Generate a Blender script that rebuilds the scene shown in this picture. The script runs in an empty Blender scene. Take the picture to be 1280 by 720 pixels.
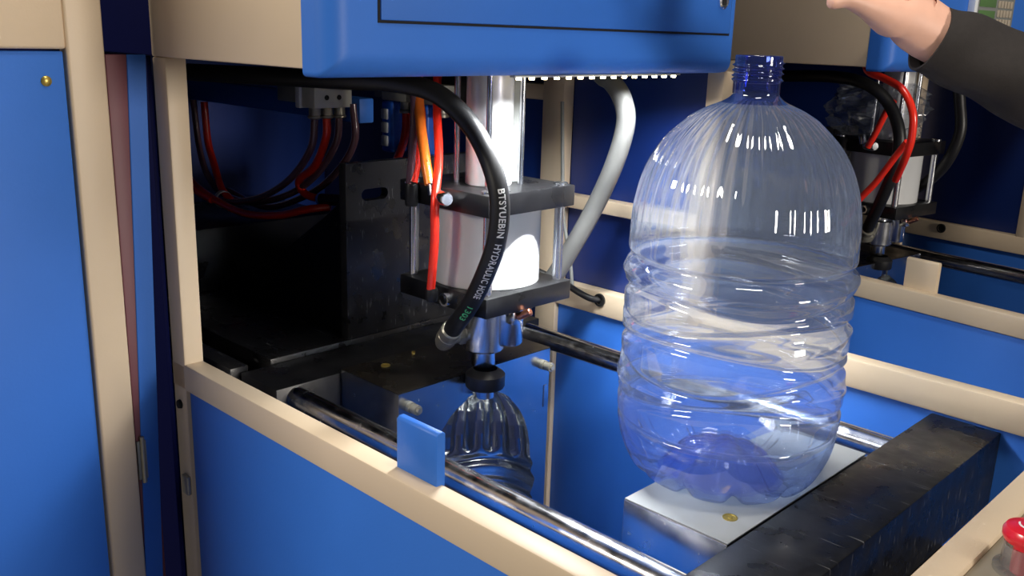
import bpy, bmesh, math, random
from mathutils import Vector, Matrix
random.seed(7)
PI = math.pi
sc = bpy.context.scene
COL = sc.collection

# ---------------------------------------------------------------- camera
def cam_axes(yaw, pit, roll):
    f = Vector((-math.sin(yaw)*math.cos(pit), math.cos(yaw)*math.cos(pit), -math.sin(pit)))
    r = Vector((math.cos(yaw), math.sin(yaw), 0)); u = r.cross(f)
    c, s = math.cos(roll), math.sin(roll)
    return c*r + s*u, -s*r + c*u, f
CR, CU, CF = cam_axes(0.76854, 0.263628, 0.031265)
cam = bpy.data.cameras.new('camera'); cam.sensor_width = 36; cam.lens = 1178.86/1280*36; cam.clip_start = .02
co = bpy.data.objects.new('camera', cam); COL.objects.link(co)
co.matrix_world = Matrix(((CR.x, CU.x, -CF.x, 0), (CR.y, CU.y, -CF.y, 0), (CR.z, CU.z, -CF.z, 1.42), (0, 0, 0, 1)))
sc.camera = co
# ---------------------------------------------------------------- world, lights, exposure
w = bpy.data.worlds.new('hall_air'); sc.world = w; w.use_nodes = True
w.node_tree.nodes['Background'].inputs[0].default_value = (.75, .82, 1, 1)
w.node_tree.nodes['Background'].inputs[1].default_value = .052
def area(name, loc, target, sx, sy, watt, col):
    l = bpy.data.lights.new(name, 'AREA'); l.shape = 'RECTANGLE'; l.size = sx; l.size_y = sy; l.energy = watt; l.color = col
    if watt < 10: l.spread = math.radians(150)
    o = bpy.data.objects.new(name, l); COL.objects.link(o); o.location = loc
    o.rotation_euler = (Vector(target) - Vector(loc)).to_track_quat('-Z', 'Y').to_euler(); return o
area('hall_area_light', (-.15, .80, 3.2), (-.25, 1.2, .9), .5, .3, 22, (1, .93, .83))  # added to brighten the second machine, no known lamp there
area('hall_area_light', (-2.35, -3.2, 3.2), (-.6, .8, .9), 1.7, .5, 165, (1, .92, .80))
area('hall_area_light', (4.4, 1.30, 1.75), (-1.2, .80, 1.15), .9, .9, 148, (1, .92, .82))  # added low side light for door and interior, source unseen
vs = sc.view_settings
vs.view_transform = 'Standard'; vs.look = 'None'; vs.exposure = 0; vs.gamma = 1; vs.use_curve_mapping = False

# ---------------------------------------------------------------- materials
M = {}
def mat(name, col, rough=.5, metal=0., noise=0., nscale=40., bump=0., bscale=200., coat=0., emit=None, estr=0., spec=.5, aniso=False, rvar=0.):
    m = bpy.data.materials.new(name); m.use_nodes = True; nt = m.node_tree; b = nt.nodes['Principled BSDF']
    b.inputs['Base Color'].default_value = (*col, 1); b.inputs['Roughness'].default_value = rough
    b.inputs['Metallic'].default_value = metal; b.inputs['Specular IOR Level'].default_value = spec
    if coat: b.inputs['Coat Weight'].default_value = coat; b.inputs['Coat Roughness'].default_value = .12
    if emit: b.inputs['Emission Color'].default_value = (*emit, 1); b.inputs['Emission Strength'].default_value = estr
    if noise or bump or rvar:
        tc = nt.nodes.new('ShaderNodeTexCoord')
    if noise or rvar:
        n = nt.nodes.new('ShaderNodeTexNoise'); n.inputs['Scale'].default_value = nscale; n.inputs['Detail'].default_value = 6
        if aniso:
            mp = nt.nodes.new('ShaderNodeMapping'); mp.inputs['Scale'].default_value = (.06, 1, 1)
            nt.links.new(tc.outputs['Object'], mp.inputs[0]); nt.links.new(mp.outputs[0], n.inputs['Vector'])
        else: nt.links.new(tc.outputs['Object'], n.inputs['Vector'])
    if noise:
        mx = nt.nodes.new('ShaderNodeMix'); mx.data_type = 'RGBA'
        mx.inputs[6].default_value = (*[c*(1-noise) for c in col], 1); mx.inputs[7].default_value = (*[min(1, c*(1+noise)) for c in col], 1)
        nt.links.new(n.outputs['Fac'], mx.inputs[0]); nt.links.new(mx.outputs[2], b.inputs['Base Color'])
    if rvar:
        mr = nt.nodes.new('ShaderNodeMapRange'); mr.inputs[1].default_value = .3; mr.inputs[2].default_value = .7
        mr.inputs[3].default_value = max(.02, rough-rvar); mr.inputs[4].default_value = min(1, rough+rvar)
        nt.links.new(n.outputs['Fac'], mr.inputs[0]); nt.links.new(mr.outputs[0], b.inputs['Roughness'])
    if bump:
        n2 = nt.nodes.new('ShaderNodeTexNoise'); n2.inputs['Scale'].default_value = bscale; n2.inputs['Detail'].default_value = 3
        nt.links.new(tc.outputs['Object'], n2.inputs['Vector'])
        bp = nt.nodes.new('ShaderNodeBump'); bp.inputs['Strength'].default_value = bump; bp.inputs['Distance'].default_value = .001
        nt.links.new(n2.outputs['Fac'], bp.inputs['Height']); nt.links.new(bp.outputs[0], b.inputs['Normal'])
    M[name] = m; return m
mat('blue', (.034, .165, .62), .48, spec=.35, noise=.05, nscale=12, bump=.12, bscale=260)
mat('blue_deep_shade', (.0015, .0025, .03), .6, noise=.1, spec=.05)  # blue paint of fascia and inner panel, darkened to stand for shade
mat('blue_shaded', (.006, .028, .18), .42, noise=.08, nscale=8, bump=.08, bscale=220)  # same blue paint inside the machine, shade put into the colour
mat('beige', (.69, .55, .385), .45, noise=.04, nscale=10, bump=.1, bscale=260)
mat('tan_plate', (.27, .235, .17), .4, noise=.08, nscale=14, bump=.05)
mat('red_glow_tint', (.16, .045, .060), .5, noise=.12, nscale=14)  # red glow falling on the hinge strip is put into its colour
mat('black_steel', (.007, .007, .008), .36, noise=.3, nscale=18, bump=.15, bscale=90, rvar=.12)
mat('black_scratched', (.009, .009, .010), .33, noise=.35, nscale=26, bump=.3, bscale=60, rvar=.14)
mat('dark_pan', (.010, .016, .06), .6, noise=.2)
mat('oily_steel', (.018, .014, .010), .34, metal=.3, noise=.4, nscale=14, rvar=.14, bump=.1)
mat('mold_steel', (.58, .60, .64), .22, metal=1, noise=.06, nscale=30, rvar=.06)
mat('mold_top', (.43, .46, .48), .45, metal=.2, noise=.1, nscale=30, rvar=.1, bump=.08)
mat('chrome', (.80, .82, .86), .22, metal=1, rvar=.04, nscale=30)
mat('bar_steel', (.60, .60, .62), .2, metal=1, noise=.15, nscale=60, rvar=.08)
mat('cavity', (.55, .58, .60), .16, metal=1)
mat('brass', (.62, .47, .12), .35, metal=.8, noise=.15, nscale=200)
mat('copper', (.75, .30, .18), .3, metal=1)
mat('fitting', (.40, .38, .31), .35, metal=.6, noise=.2, nscale=80)
mat('barrel_white', (.70, .71, .71), .22, noise=.02, coat=.3)
mat('barrel_alu', (.80, .80, .80), .28, metal=.25, noise=.03)
mat('rubber', (.011, .011, .012), .42, bump=.12, bscale=400)
mat('grey_hose', (.10, .10, .097), .5, noise=.1, nscale=60, bump=.1)
mat('red_tube', (1.0, .035, .015), .28, coat=.4)
mat('red_tube_lit', (.95, .20, .02), .28, coat=.4)  # red tube with the LED light on it put into the colour
mat('smoke_tube', (.15, .075, .095), .15, coat=.6)
mat('print_white', (.80, .80, .78), .6)
mat('print_green', (.10, .55, .22), .6)
mat('valve_ivory', (.66, .65, .55), .5)
mat('valve_grey', (.22, .23, .22), .5)
mat('valve_blue', (.03, .17, .85), .35)
mat('cap_white', (.82, .85, .88), .5)
mat('dark_gap', (.006, .006, .008), .8)
mat('estop_red', (.75, .012, .03), .3, coat=.4)
mat('skin', (.86, .50, .37), .5, noise=.08, nscale=60, bump=.1, bscale=300)
mat('jacket', (.022, .018, .017), .85, noise=.25, nscale=120, bump=.3, bscale=500)
mat('trousers', (.02, .022, .03), .85, noise=.2, nscale=100)
mat('hair', (.012, .010, .009), .6, noise=.3, nscale=300)
mat('lcd', (.10, .20, .07), .3)
mat('key', (.42, .36, .28), .5)
mat('concrete', (.20, .19, .18), .75, noise=.2, nscale=5, bump=.2, bscale=40)
mat('wall_paint', (.22, .22, .23), .8, noise=.08, nscale=3)
mat('led_tape', (.7, .68, .6), .6)
mat('led', (1, .9, .6), .5, emit=(1, .80, .42), estr=25)

def scratch(name, ang, thr=.66):
    nt = M[name].node_tree; b = nt.nodes['Principled BSDF']; N = nt.nodes.new; L = nt.links.new
    tc = N('ShaderNodeTexCoord'); mp = N('ShaderNodeMapping'); mp.inputs['Rotation'].default_value = (0, 0, ang); mp.inputs['Scale'].default_value = (14, 260, 40)
    n = N('ShaderNodeTexNoise'); n.inputs['Scale'].default_value = 1; n.inputs['Detail'].default_value = 2
    r = N('ShaderNodeMapRange'); r.inputs[1].default_value = thr; r.inputs[2].default_value = thr+.06
    L(tc.outputs['Object'], mp.inputs[0]); L(mp.outputs[0], n.inputs['Vector']); L(n.outputs['Fac'], r.inputs[0])
    src = b.inputs['Base Color'].links[0].from_socket; mx = N('ShaderNodeMix'); mx.data_type = 'RGBA'; mx.inputs[7].default_value = (.13, .13, .13, 1)
    L(r.outputs[0], mx.inputs[0]); L(src, mx.inputs[6]); L(mx.outputs[2], b.inputs['Base Color'])
scratch('black_scratched', .5)
def clear_plastic(name, face, edge, haze, gloss=.05, ior=1.5, hazecol=(.75, .85, 1), bend=0.):
    """thin clear plastic wall: tinted see-through + mirror-like skin by Fresnel + a little milky haze in place of room reflections"""
    m = bpy.data.materials.new(name); m.use_nodes = True; nt = m.node_tree; nt.nodes.clear(); N = nt.nodes.new; L = nt.links.new
    out = N('ShaderNodeOutputMaterial'); tr = N('ShaderNodeBsdfTransparent'); gl = N('ShaderNodeBsdfGlossy'); gl.inputs['Roughness'].default_value = gloss
    lw = N('ShaderNodeLayerWeight'); lw.inputs[0].default_value = .5
    mx = N('ShaderNodeMix'); mx.data_type = 'RGBA'; mx.inputs[6].default_value = (*face, 1); mx.inputs[7].default_value = (*edge, 1)
    fp = N('ShaderNodeMath'); fp.operation = 'POWER'; fp.inputs[1].default_value = 2; L(lw.outputs['Facing'], fp.inputs[0]); L(fp.outputs[0], mx.inputs[0]); L(mx.outputs[2], tr.inputs[0])
    tl = N('ShaderNodeBsdfDiffuse'); tl.inputs[0].default_value = (*hazecol, 1)
    t2 = N('ShaderNodeBsdfTranslucent'); t2.inputs[0].default_value = (*hazecol, 1)
    mh = N('ShaderNodeMixShader'); mh.inputs[0].default_value = .5; L(tl.outputs[0], mh.inputs[1]); L(t2.outputs[0], mh.inputs[2])
    m1 = N('ShaderNodeMixShader'); m1.inputs[0].default_value = haze
    if bend:   # uneven wall thickness bends part of the light a little
        rf = N('ShaderNodeBsdfRefraction'); rf.inputs['Roughness'].default_value = .10; rf.inputs['IOR'].default_value = 1.06; L(mx.outputs[2], rf.inputs['Color'])
        mb = N('ShaderNodeMixShader'); mb.inputs[0].default_value = bend; L(tr.outputs[0], mb.inputs[1]); L(rf.outputs[0], mb.inputs[2]); L(mb.outputs[0], m1.inputs[1])
    else: L(tr.outputs[0], m1.inputs[1])
    m1.inputs[0].default_value = haze; L(mh.outputs[0], m1.inputs[2])
    # Schlick reflectance of a thin sheet, the same from both sides
    f0 = 2*((ior-1)/(ior+1))**2
    p5 = N('ShaderNodeMath'); p5.operation = 'POWER'; p5.inputs[1].default_value = 4; L(lw.outputs['Facing'], p5.inputs[0])
    fr = N('ShaderNodeMath'); fr.operation = 'MULTIPLY_ADD'; fr.inputs[1].default_value = .75-f0; fr.inputs[2].default_value = f0; L(p5.outputs[0], fr.inputs[0])
    m2 = N('ShaderNodeMixShader'); L(fr.outputs[0], m2.inputs[0]); L(m1.outputs[0], m2.inputs[1]); L(gl.outputs[0], m2.inputs[2])
    L(m2.outputs[0], out.inputs[0]); M[name] = m
clear_plastic('pet_clear', (.87, .915, .985), (.55, .66, .95), .15, .035, 1.66, (.66, .78, 1), .6)  # haze colour stands in for room reflections on the bottle
clear_plastic('pet_neck', (.30, .38, .80), (.05, .08, .45), .05, .05, 1.6, (.3, .45, 1))
clear_plastic('pet_base', (.74, .83, .98), (.45, .58, .95), .11, .035, 1.7, (.50, .65, 1), .6)
clear_plastic('pet_punt', (.34, .46, .95), (.12, .22, .85), .08, .035, 1.7, (.22, .38, 1), .5)
clear_plastic('film', (.88, .88, .9), (.6, .6, .62), .08, .12, 1.5)
clear_plastic('clear_collar', (.85, .85, .82), (.5, .5, .48), .12, .05, 1.5)

# ---------------------------------------------------------------- mesh helpers
def link(name, me, m, parent=None, smooth=True):
    o = bpy.data.objects.new(name, me); COL.objects.link(o)
    if m: me.materials.append(M[m])
    if smooth:
        for p in me.polygons: p.use_smooth = True
        try: me.set_sharp_from_angle(angle=math.radians(38))
        except Exception: pass
    if parent is not None:
        o.parent = parent; pl = parent; off = Vector((0, 0, 0))
        while pl is not None: off += pl.location; pl = pl.parent
        o.location = -off
    return o
def empty(name, loc, label, cat, group=None):
    e = bpy.data.objects.new(name, None); COL.objects.link(e); e.location = loc; e.empty_display_size = .05
    return tag(e, label, cat, group)
def tag(o, label, cat=None, group=None):
    o['label'] = label
    if cat: o['category'] = cat; o['kind'] = 'thing'
    if group: o['group'] = group
    return o
def bm_mesh(bm, name='mesh'):
    bmesh.ops.recalc_face_normals(bm, faces=bm.faces)
    me = bpy.data.meshes.new(name); bm.to_mesh(me); bm.free(); return me
def add_box(bm, x0, x1, y0, y1, z0, z1, bev=.002, seg=2, mx=None):
    r = bmesh.ops.create_cube(bm, size=1); vs_ = r['verts']
    for v in vs_: v.co = Vector(((x0+x1)/2 + v.co.x*(x1-x0), (y0+y1)/2 + v.co.y*(y1-y0), (z0+z1)/2 + v.co.z*(z1-z0)))
    es = list({e for v in vs_ for e in v.link_edges})
    if bev: 
        r = bmesh.ops.bevel(bm, geom=es, offset=bev, segments=seg, affect='EDGES', profile=.5)
    return vs_
def box(name, x0, x1, y0, y1, z0, z1, m, parent=None, bev=.002, seg=2):
    bm = bmesh.new(); add_box(bm, x0, x1, y0, y1, z0, z1, bev, seg); return link(name, bm_mesh(bm), m, parent)
def frame_of(t):
    t = t.normalized(); a = Vector((0, 0, 1)) if abs(t.z) < .9 else Vector((1, 0, 0))
    n = t.cross(a).normalized(); return n, t.cross(n)
def add_lathe(bm, prof, org, axis=(0, 0, 1), seg=32, close=True, rot=0.):
    """prof: (radius, distance along axis)"""
    org = Vector(org); ax = Vector(axis).normalized(); n, b = frame_of(ax); rings = []
    for r, h in prof:
        if r < 1e-6: rings.append([bm.verts.new(org + ax*h)])
        else: rings.append([bm.verts.new(org + ax*h + n*r*math.cos(rot+2*PI*k/seg) + b*r*math.sin(rot+2*PI*k/seg)) for k in range(seg)])
    for A, B in zip(rings, rings[1:]):
        for k in range(seg):
            k2 = (k+1) % seg
            if len(A) == 1 and len(B) == 1: continue
            if len(A) == 1: bm.faces.new((A[0], B[k], B[k2]))
            elif len(B) == 1: bm.faces.new((A[k], A[k2], B[0]))
            else: bm.faces.new((A[k], A[k2], B[k2], B[k]))
    if close:
        for R in (rings[0], rings[-1]):
            if len(R) > 1: bm.faces.new(R)
def lathe(name, prof, org, m, parent=None, axis=(0, 0, 1), seg=32, close=True, rot=0.):
    bm = bmesh.new(); add_lathe(bm, prof, org, axis, seg, close, rot); return link(name, bm_mesh(bm), m, parent)
def cylb(r, L, b=.0015):   # bevelled cylinder profile
    return [(r-b, 0), (r, b), (r, L-b), (r-b, L)]
def rod(name, a, b, r, m, parent=None, seg=24, bev=.0015):
    a, b = Vector(a), Vector(b); return lathe(name, cylb(r, (b-a).length, bev), a, m, parent, b-a, seg)
def spline(pts, n=10):
    P = [Vector(p) for p in pts]; P = [P[0]*2-P[1]] + P + [P[-1]*2-P[-2]]; out = []
    for i in range(1, len(P)-2):
        p0, p1, p2, p3 = P[i-1:i+3]
        for k in range(n):
            t = k/n
            out.append(.5*((2*p1) + (p2-p0)*t + (2*p0-5*p1+4*p2-p3)*t*t + (3*p1-p0-3*p2+p3)*t**3))
    out.append(P[-2]); return out
def add_tube(bm, path, rad, seg=14):
    n = len(path); rings = []; nn = None
    for i, p in enumerate(path):
        t = (path[min(i+1, n-1)] - path[max(i-1, 0)]).normalized()
        if nn is None: nn = frame_of(t)[0]
        nn = (nn - t*nn.dot(t)).normalized(); b = t.cross(nn)
        r = rad(i/(n-1)) if callable(rad) else rad
        rings.append([bm.verts.new(p + nn*r*math.cos(2*PI*k/seg) + b*r*math.sin(2*PI*k/seg)) for k in range(seg)])
    for A, B in zip(rings, rings[1:]):
        for k in range(seg): bm.faces.new((A[k], A[(k+1) % seg], B[(k+1) % seg], B[k]))
    bm.faces.new(rings[0]); bm.faces.new(rings[-1])
def tube(name, pts, rad, m, parent=None, seg=14, n=10):
    bm = bmesh.new(); add_tube(bm, spline(pts, n), rad, seg); return link(name, bm_mesh(bm), m, parent)
def prism(name, poly, d, m, parent=None, bev=.001):
    """poly: list of 3-D points (planar), d: extrusion vector"""
    bm = bmesh.new(); a = [bm.verts.new(p) for p in poly]; b = [bm.verts.new(Vector(p)+Vector(d)) for p in poly]
    bm.faces.new(a); bm.faces.new(b[::-1]); n = len(a)
    for k in range(n): bm.faces.new((a[k], a[(k+1) % n], b[(k+1) % n], b[k]))
    if bev: bmesh.ops.bevel(bm, geom=list(bm.edges), offset=bev, segments=1, affect='EDGES')
    return link(name, bm_mesh(bm), m, parent)
def hexnut(name, c, axis, r, L, m, parent=None):
    return lathe(name, [(r*.9, 0), (r, L*.1), (r, L*.9), (r*.9, L)], c, m, parent, axis, 6)
def copy_tree(o, T=None, parent=None):
    c = o.copy(); COL.objects.link(c)
    if parent is not None: c.parent = parent
    else: c.matrix_world = T @ Matrix.Translation(o.location)
    for ch in [k for k in ALL_CHILDREN.get(o.name, [])]: copy_tree(ch, None, c)
    return c
ALL_CHILDREN = {}
def index_children():
    ALL_CHILDREN.clear()
    for o in COL.objects:
        if o.parent: ALL_CHILDREN.setdefault(o.parent.name, []).append(o)

# ---------------------------------------------------------------- hall
f_ = box('floor', -6, 5, -5, 7, -.1, 0, 'concrete', bev=0); f_['kind'] = 'structure'; f_['label'] = 'grey concrete factory floor'
f_ = box('wall_back', -6, 5, 6.9, 7.0, 0, 4.5, 'wall_paint', bev=0); f_['kind'] = 'structure'; f_['label'] = 'dim grey factory wall behind the machines'

# ---------------------------------------------------------------- machine frame (near machine)
YF, YB = .587, 1.388
fr = empty('machine_frame', (-.9, .99, 0), 'beige and blue steel machine frame standing around the large clear bottle', 'machine frame', 'blow moulding machine frames')
box('front_rail', -1.25, .10, YF, YF+.030, .910, .950, 'beige', fr, .003)
# back rail with a cable hole: two lengths of tube joined round the hole collar
box('back_rail', -2.3, .10, YB-.030, YB, .905, .951, 'beige', fr, .003)
lathe('cable_grommet', [(.0085, -.001), (.0125, -.001), (.0125, .004), (.0085, .004)], (-1.079, 1.358, .936), 'rubber', fr, (0, -1, 0), 24, False)
lathe('cable_hole', [(0, 0), (.009, 0)], (-1.079, 1.3572, .936), 'dark_gap', fr, (0, -1, 0), 24, False)
box('front_post', -1.249, -1.211, YF, YF+.030, 0, 1.376, 'beige', fr, .003)
box('back_post', -1.247, -1.193, YB-.030, YB, 0, 2.02, 'beige', fr, .003)
box('back_post', -.882, -.850, YB-.030, YB, .950, 1.37, 'beige', fr, .003)
box('front_post', .055, .10, YF, YF+.030, 0, .912, 'beige', fr, .003)
box('back_post', .055, .10, YB-.030, YB, 0, .906, 'beige', fr, .003)
box('top_beam', -1.250, -.8865, YF, YF+.040, 1.376, 2.02, 'beige', fr, .003)  # unseen upper height raised to keep hall light off the second machine
box('upper_fascia', -2.3, -1.252, YF+.010, YF+.025, 1.376, 2.02, 'blue_deep_shade', fr, .003)
box('cross_bar', -2.3, -1.247, YB-.028, YB-.002, 1.298, 1.328, 'beige', fr, .003)
box('cross_bar', -1.193, -.882, YB-.028, YB-.002, 1.100, 1.126, 'beige', fr, .003)
box('front_panel', -1.214, .056, YF+.006, YF+.018, .22, .911, 'blue', fr, .002)
box('back_panel', -1.193, .056, YB-.020, YB-.008, .22, .906, 'blue', fr, .002)
box('back_panel', -1.193, -.880, YB-.001, YB+.008, .950, 2.02, 'blue_shaded', fr, .002)
box('back_panel', -2.3, -1.247, YB-.001, YB+.008, .22, 2.02, 'blue_shaded', fr, .002)
box('end_panel', -2.31, -2.02, YF+.03, YB, .22, 2.02, 'blue_shaded', fr, .002)
box('floor_pan', -2.3, .056, YF+.03, YB-.03, .30, .31, 'dark_pan', fr, .001)
box('roof_plate', -2.3, -.8865, YF+.045, YB, 1.400, 1.412, 'black_steel', fr, .002)
box('top_cover', -2.3, -.8865, YF+.002, YB, 2.021, 2.033, 'beige', fr, .002)
box('end_rail', -.268, -.236, YF+.030, YB-.030, .905, .950, 'beige', fr, .003)
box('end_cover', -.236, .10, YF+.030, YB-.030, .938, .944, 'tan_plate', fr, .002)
box('inner_panel', -2.3, -1.32, .612, .620,   .22, 1.374, 'blue_deep_shade', fr, .002)
lathe('bolt', [(0, .004), (.006, .004), (.007, 0)], (-1.231, YF, .885), 'dark_gap', fr, (0, -1, 0), 12, False)
lt = box('latch', -1.232, -1.214, YF-.006, YF+.002, .745, .775, 'fitting', fr, .002)
# transverse head housing with rounded lower and side edges
bm = bmesh.new()
def rrect(y0, y1, z0, z1, r, n=8):
    out = []
    for cy, cz, a0 in ((y1-r, z0+r, -PI/2), (y1-r, z1-r, 0), (y0+r, z1-r, PI/2), (y0+r, z0+r, PI)):
        for k in range(n+1): a = a0 + PI/2*k/n; out.append((cy + r*math.cos(a), cz + r*math.sin(a)))
    return out
R_ = .026; ringsx = []
ringsx = [(-.886, 0), ] + [(-.838-R_+R_*math.sin(PI/2*k/8), R_*(1-math.cos(PI/2*k/8))) for k in range(9)]
prev = None; first = None
for x, ins in ringsx:
    cur = [bm.verts.new((x, y, z)) for y, z in rrect(.583+ins, 1.372-ins, 1.368+ins, 2.02-ins, .006)]
    if prev:
        for k in range(len(cur)): bm.faces.new((prev[k], prev[(k+1) % len(cur)], cur[(k+1) % len(cur)], cur[k]))
    else: first = cur
    prev = cur
bm.faces.new(prev); bm.faces.new(first[::-1])
hd = link('head_housing', bm_mesh(bm), 'blue', fr)
box('door_shadow_gap', -.8395, -.8372, .647, 1.342, 1.4265, 1.95, 'dark_gap', hd, .0005)  # black strip painting in the shadowed gap round the door
ad = box('access_door', -.8395, -.8352, .650, 1.339, 1.4295, 1.947, 'blue', hd, .0015)
lathe('door_lock', [(.0125, -.001), (.0125, .004), (.010, .006), (.0085, .0045), (0, .0045)], (-.8352, 1.310, 1.478), 'chrome', hd, (1, 0, 0), 24, False)
box('lock_slot', -.8307, -.8299, 1.305, 1.315, 1.4715, 1.4845, 'dark_gap', hd, 0)

# ---------------------------------------------------------------- open guard door at the left
gd = empty('guard_door', (-1.26, .25, .1), 'open guard door with beige frame and flat blue panel in the foreground', 'door')
for nm, a in (('frame_stile', (-1.275, -1.25, .478, .526, .08, 1.72)), ('frame_stile', (-1.275, -1.25, -.02, .03, .08, 1.72)),
              ('frame_rail', (-1.275, -1.25, .03, .478, 1.384, 1.72)), ('frame_rail', (-1.275, -1.25, .03, .478, .08, .14))):
    box(nm, *a, 'beige', gd, .004, 3)
box('door_panel', -1.268, -1.256, .032, .4755, .142, 1.3815, 'blue', gd, .002)
for z in (1.345, .20):
    s = lathe('panel_screw', [(.0065, 0), (.0065, .0015), (.004, .0035), (0, .004)], (-1.256, .452, z), 'brass', gd, (1, 0, 0), 18, False)

hs_ = box('hinge_strip', -1.266, -1.255, .5275, .558, .08, 1.378, 'red_glow_tint', gd, .002)
prism('edge_flange', [(-1.257, .5555, 1.378), (-1.257, .5815, 1.378), (-1.257, .541, .30), (-1.257, .514, .30)], (.0035, 0, 0), 'blue', gd, .0008)
hg = box('hinge', -1.2555, -1.2515, .5275, .541, .775, .835, 'valve_grey', gd, .001)
rod('hinge_pin', (-1.2505, .5345, .770), (-1.2505, .5345, .842), .0032, 'fitting', hg, 12, .0005)

# ---------------------------------------------------------------- tie bars
tb1 = tag(rod('tie_bar', (-1.20, .741, .874), (-.44, .741, .874), .0175, 'bar_steel', None, 40), 'polished steel tie bar running along the front rail past the blue block', 'tie bar', 'tie bars')
tb2 = tag(rod('tie_bar', (-1.20, 1.250, .873), (-.44, 1.250, .873), .0185, 'bar_steel', None, 40), 'polished steel tie bar behind the clear bottle', 'tie bar', 'tie bars')

# ---------------------------------------------------------------- moving carriage, left of the mould
cg = empty('clamp_carriage', (-1.5, .99, .80), 'black steel clamp carriage with tall upright plate behind the mould', 'carriage')
box('base_slab', -1.98, -1.272, .690, .722, .84, .902, 'black_scratched', cg, .002)
box('base_slab', -1.98, -1.272, .762, 1.228, .80, .902, 'black_scratched', cg, .002)
box('platen', -1.268, -1.166, .706, 1.284, .62, .894, 'black_steel', cg, .002)
bm = bmesh.new()
# upright plate with a slot
y0, y1, z0, z1 = .914, 1.20, .903, 1.205; sy0, sy1, sz0, sz1 = .956, .992, 1.140, 1.160
outer = [(y0, z0), (y1, z0), (y1, z1), (y0, z1)]
slot = []
for k in range(9): a = -PI/2 + PI*k/8; slot.append((sy1 + .010*math.cos(a), 1.150 + .010*math.sin(a)))
for k in range(9): a = PI/2 + PI*k/8; slot.append((sy0 + .010*math.cos(a), 1.150 + .010*math.sin(a)))
def ring_plate(bm, outer, inner, xa, xb):
    # bridge the outer rectangle and inner loop with triangles via bmesh triangle_fill
    fs = {}
    for x in (xa, xb):
        o_ = [bm.verts.new((x, y, z)) for y, z in outer]; i_ = [bm.verts.new((x, y, z)) for y, z in inner]
        es = [bm.edges.new((o_[k], o_[(k+1) % len(o_)])) for k in range(len(o_))] + [bm.edges.new((i_[k], i_[(k+1) % len(i_)])) for k in range(len(i_))]
        bmesh.ops.triangle_fill(bm, use_beauty=True, edges=es); fs[x] = (o_, i_)
    for j in (0, 1):
        A, B = fs[xa][j], fs[xb][j]
        for k in range(len(A)): bm.faces.new((A[k], A[(k+1) % len(A)], B[(k+1) % len(A)], B[k]))
ring_plate(bm, outer, slot, -1.290, -1.272)
link('upright_plate', bm_mesh(bm), 'black_scratched', cg, False)
for y in (.930, 1.175):
    prism('gusset', [(-1.291, y, .903), (-1.62, y, .903), (-1.62, y, .94), (-1.36, y, 1.10), (-1.291, y, 1.15)], (0, .014, 0), 'black_steel', cg)
box('rear_block', -1.98, -1.70, .80, 1.19, .903, 1.03, 'black_steel', cg, .004)

# ---------------------------------------------------------------- bottle profile (shared with the mould cavity)
BP = [(.0262, .500), (.0262, .472), (.0262, .462), (.030, .457), (.0385, .452), (.052, .446), (.0685, .4365), (.0745, .4315), (.088, .419), (.1005, .405), (.1125, .386),
      (.1222, .362), (.1282, .335), (.1308, .310), (.1320, .285), (.1330, .260), (.1335, .220), (.1335, .180), (.1340, .140), (.1345, .105), (.1340, .085), (.1318, .060), (.1262, .037), (.1165, .016), (.1080, .0060), (.0990, .0)]
def lerp_prof(h):
    for (r0, h0), (r1, h1) in zip(BP, BP[1:]):
        if h0 >= h >= h1:
            t = 0 if h0 == h1 else (h0-h)/(h0-h1); return r0 + (r1-r0)*t
    return BP[0][0] if h > BP[0][1] else BP[-1][0]
def sm(a, b, x):
    t = min(1, max(0, (x-a)/(b-a))); return t*t*(3-2*t)
def sprof():
    P = spline([(r, h, 0) for r, h in BP], 10); return [(p.x, p.y) for p in P]

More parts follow.
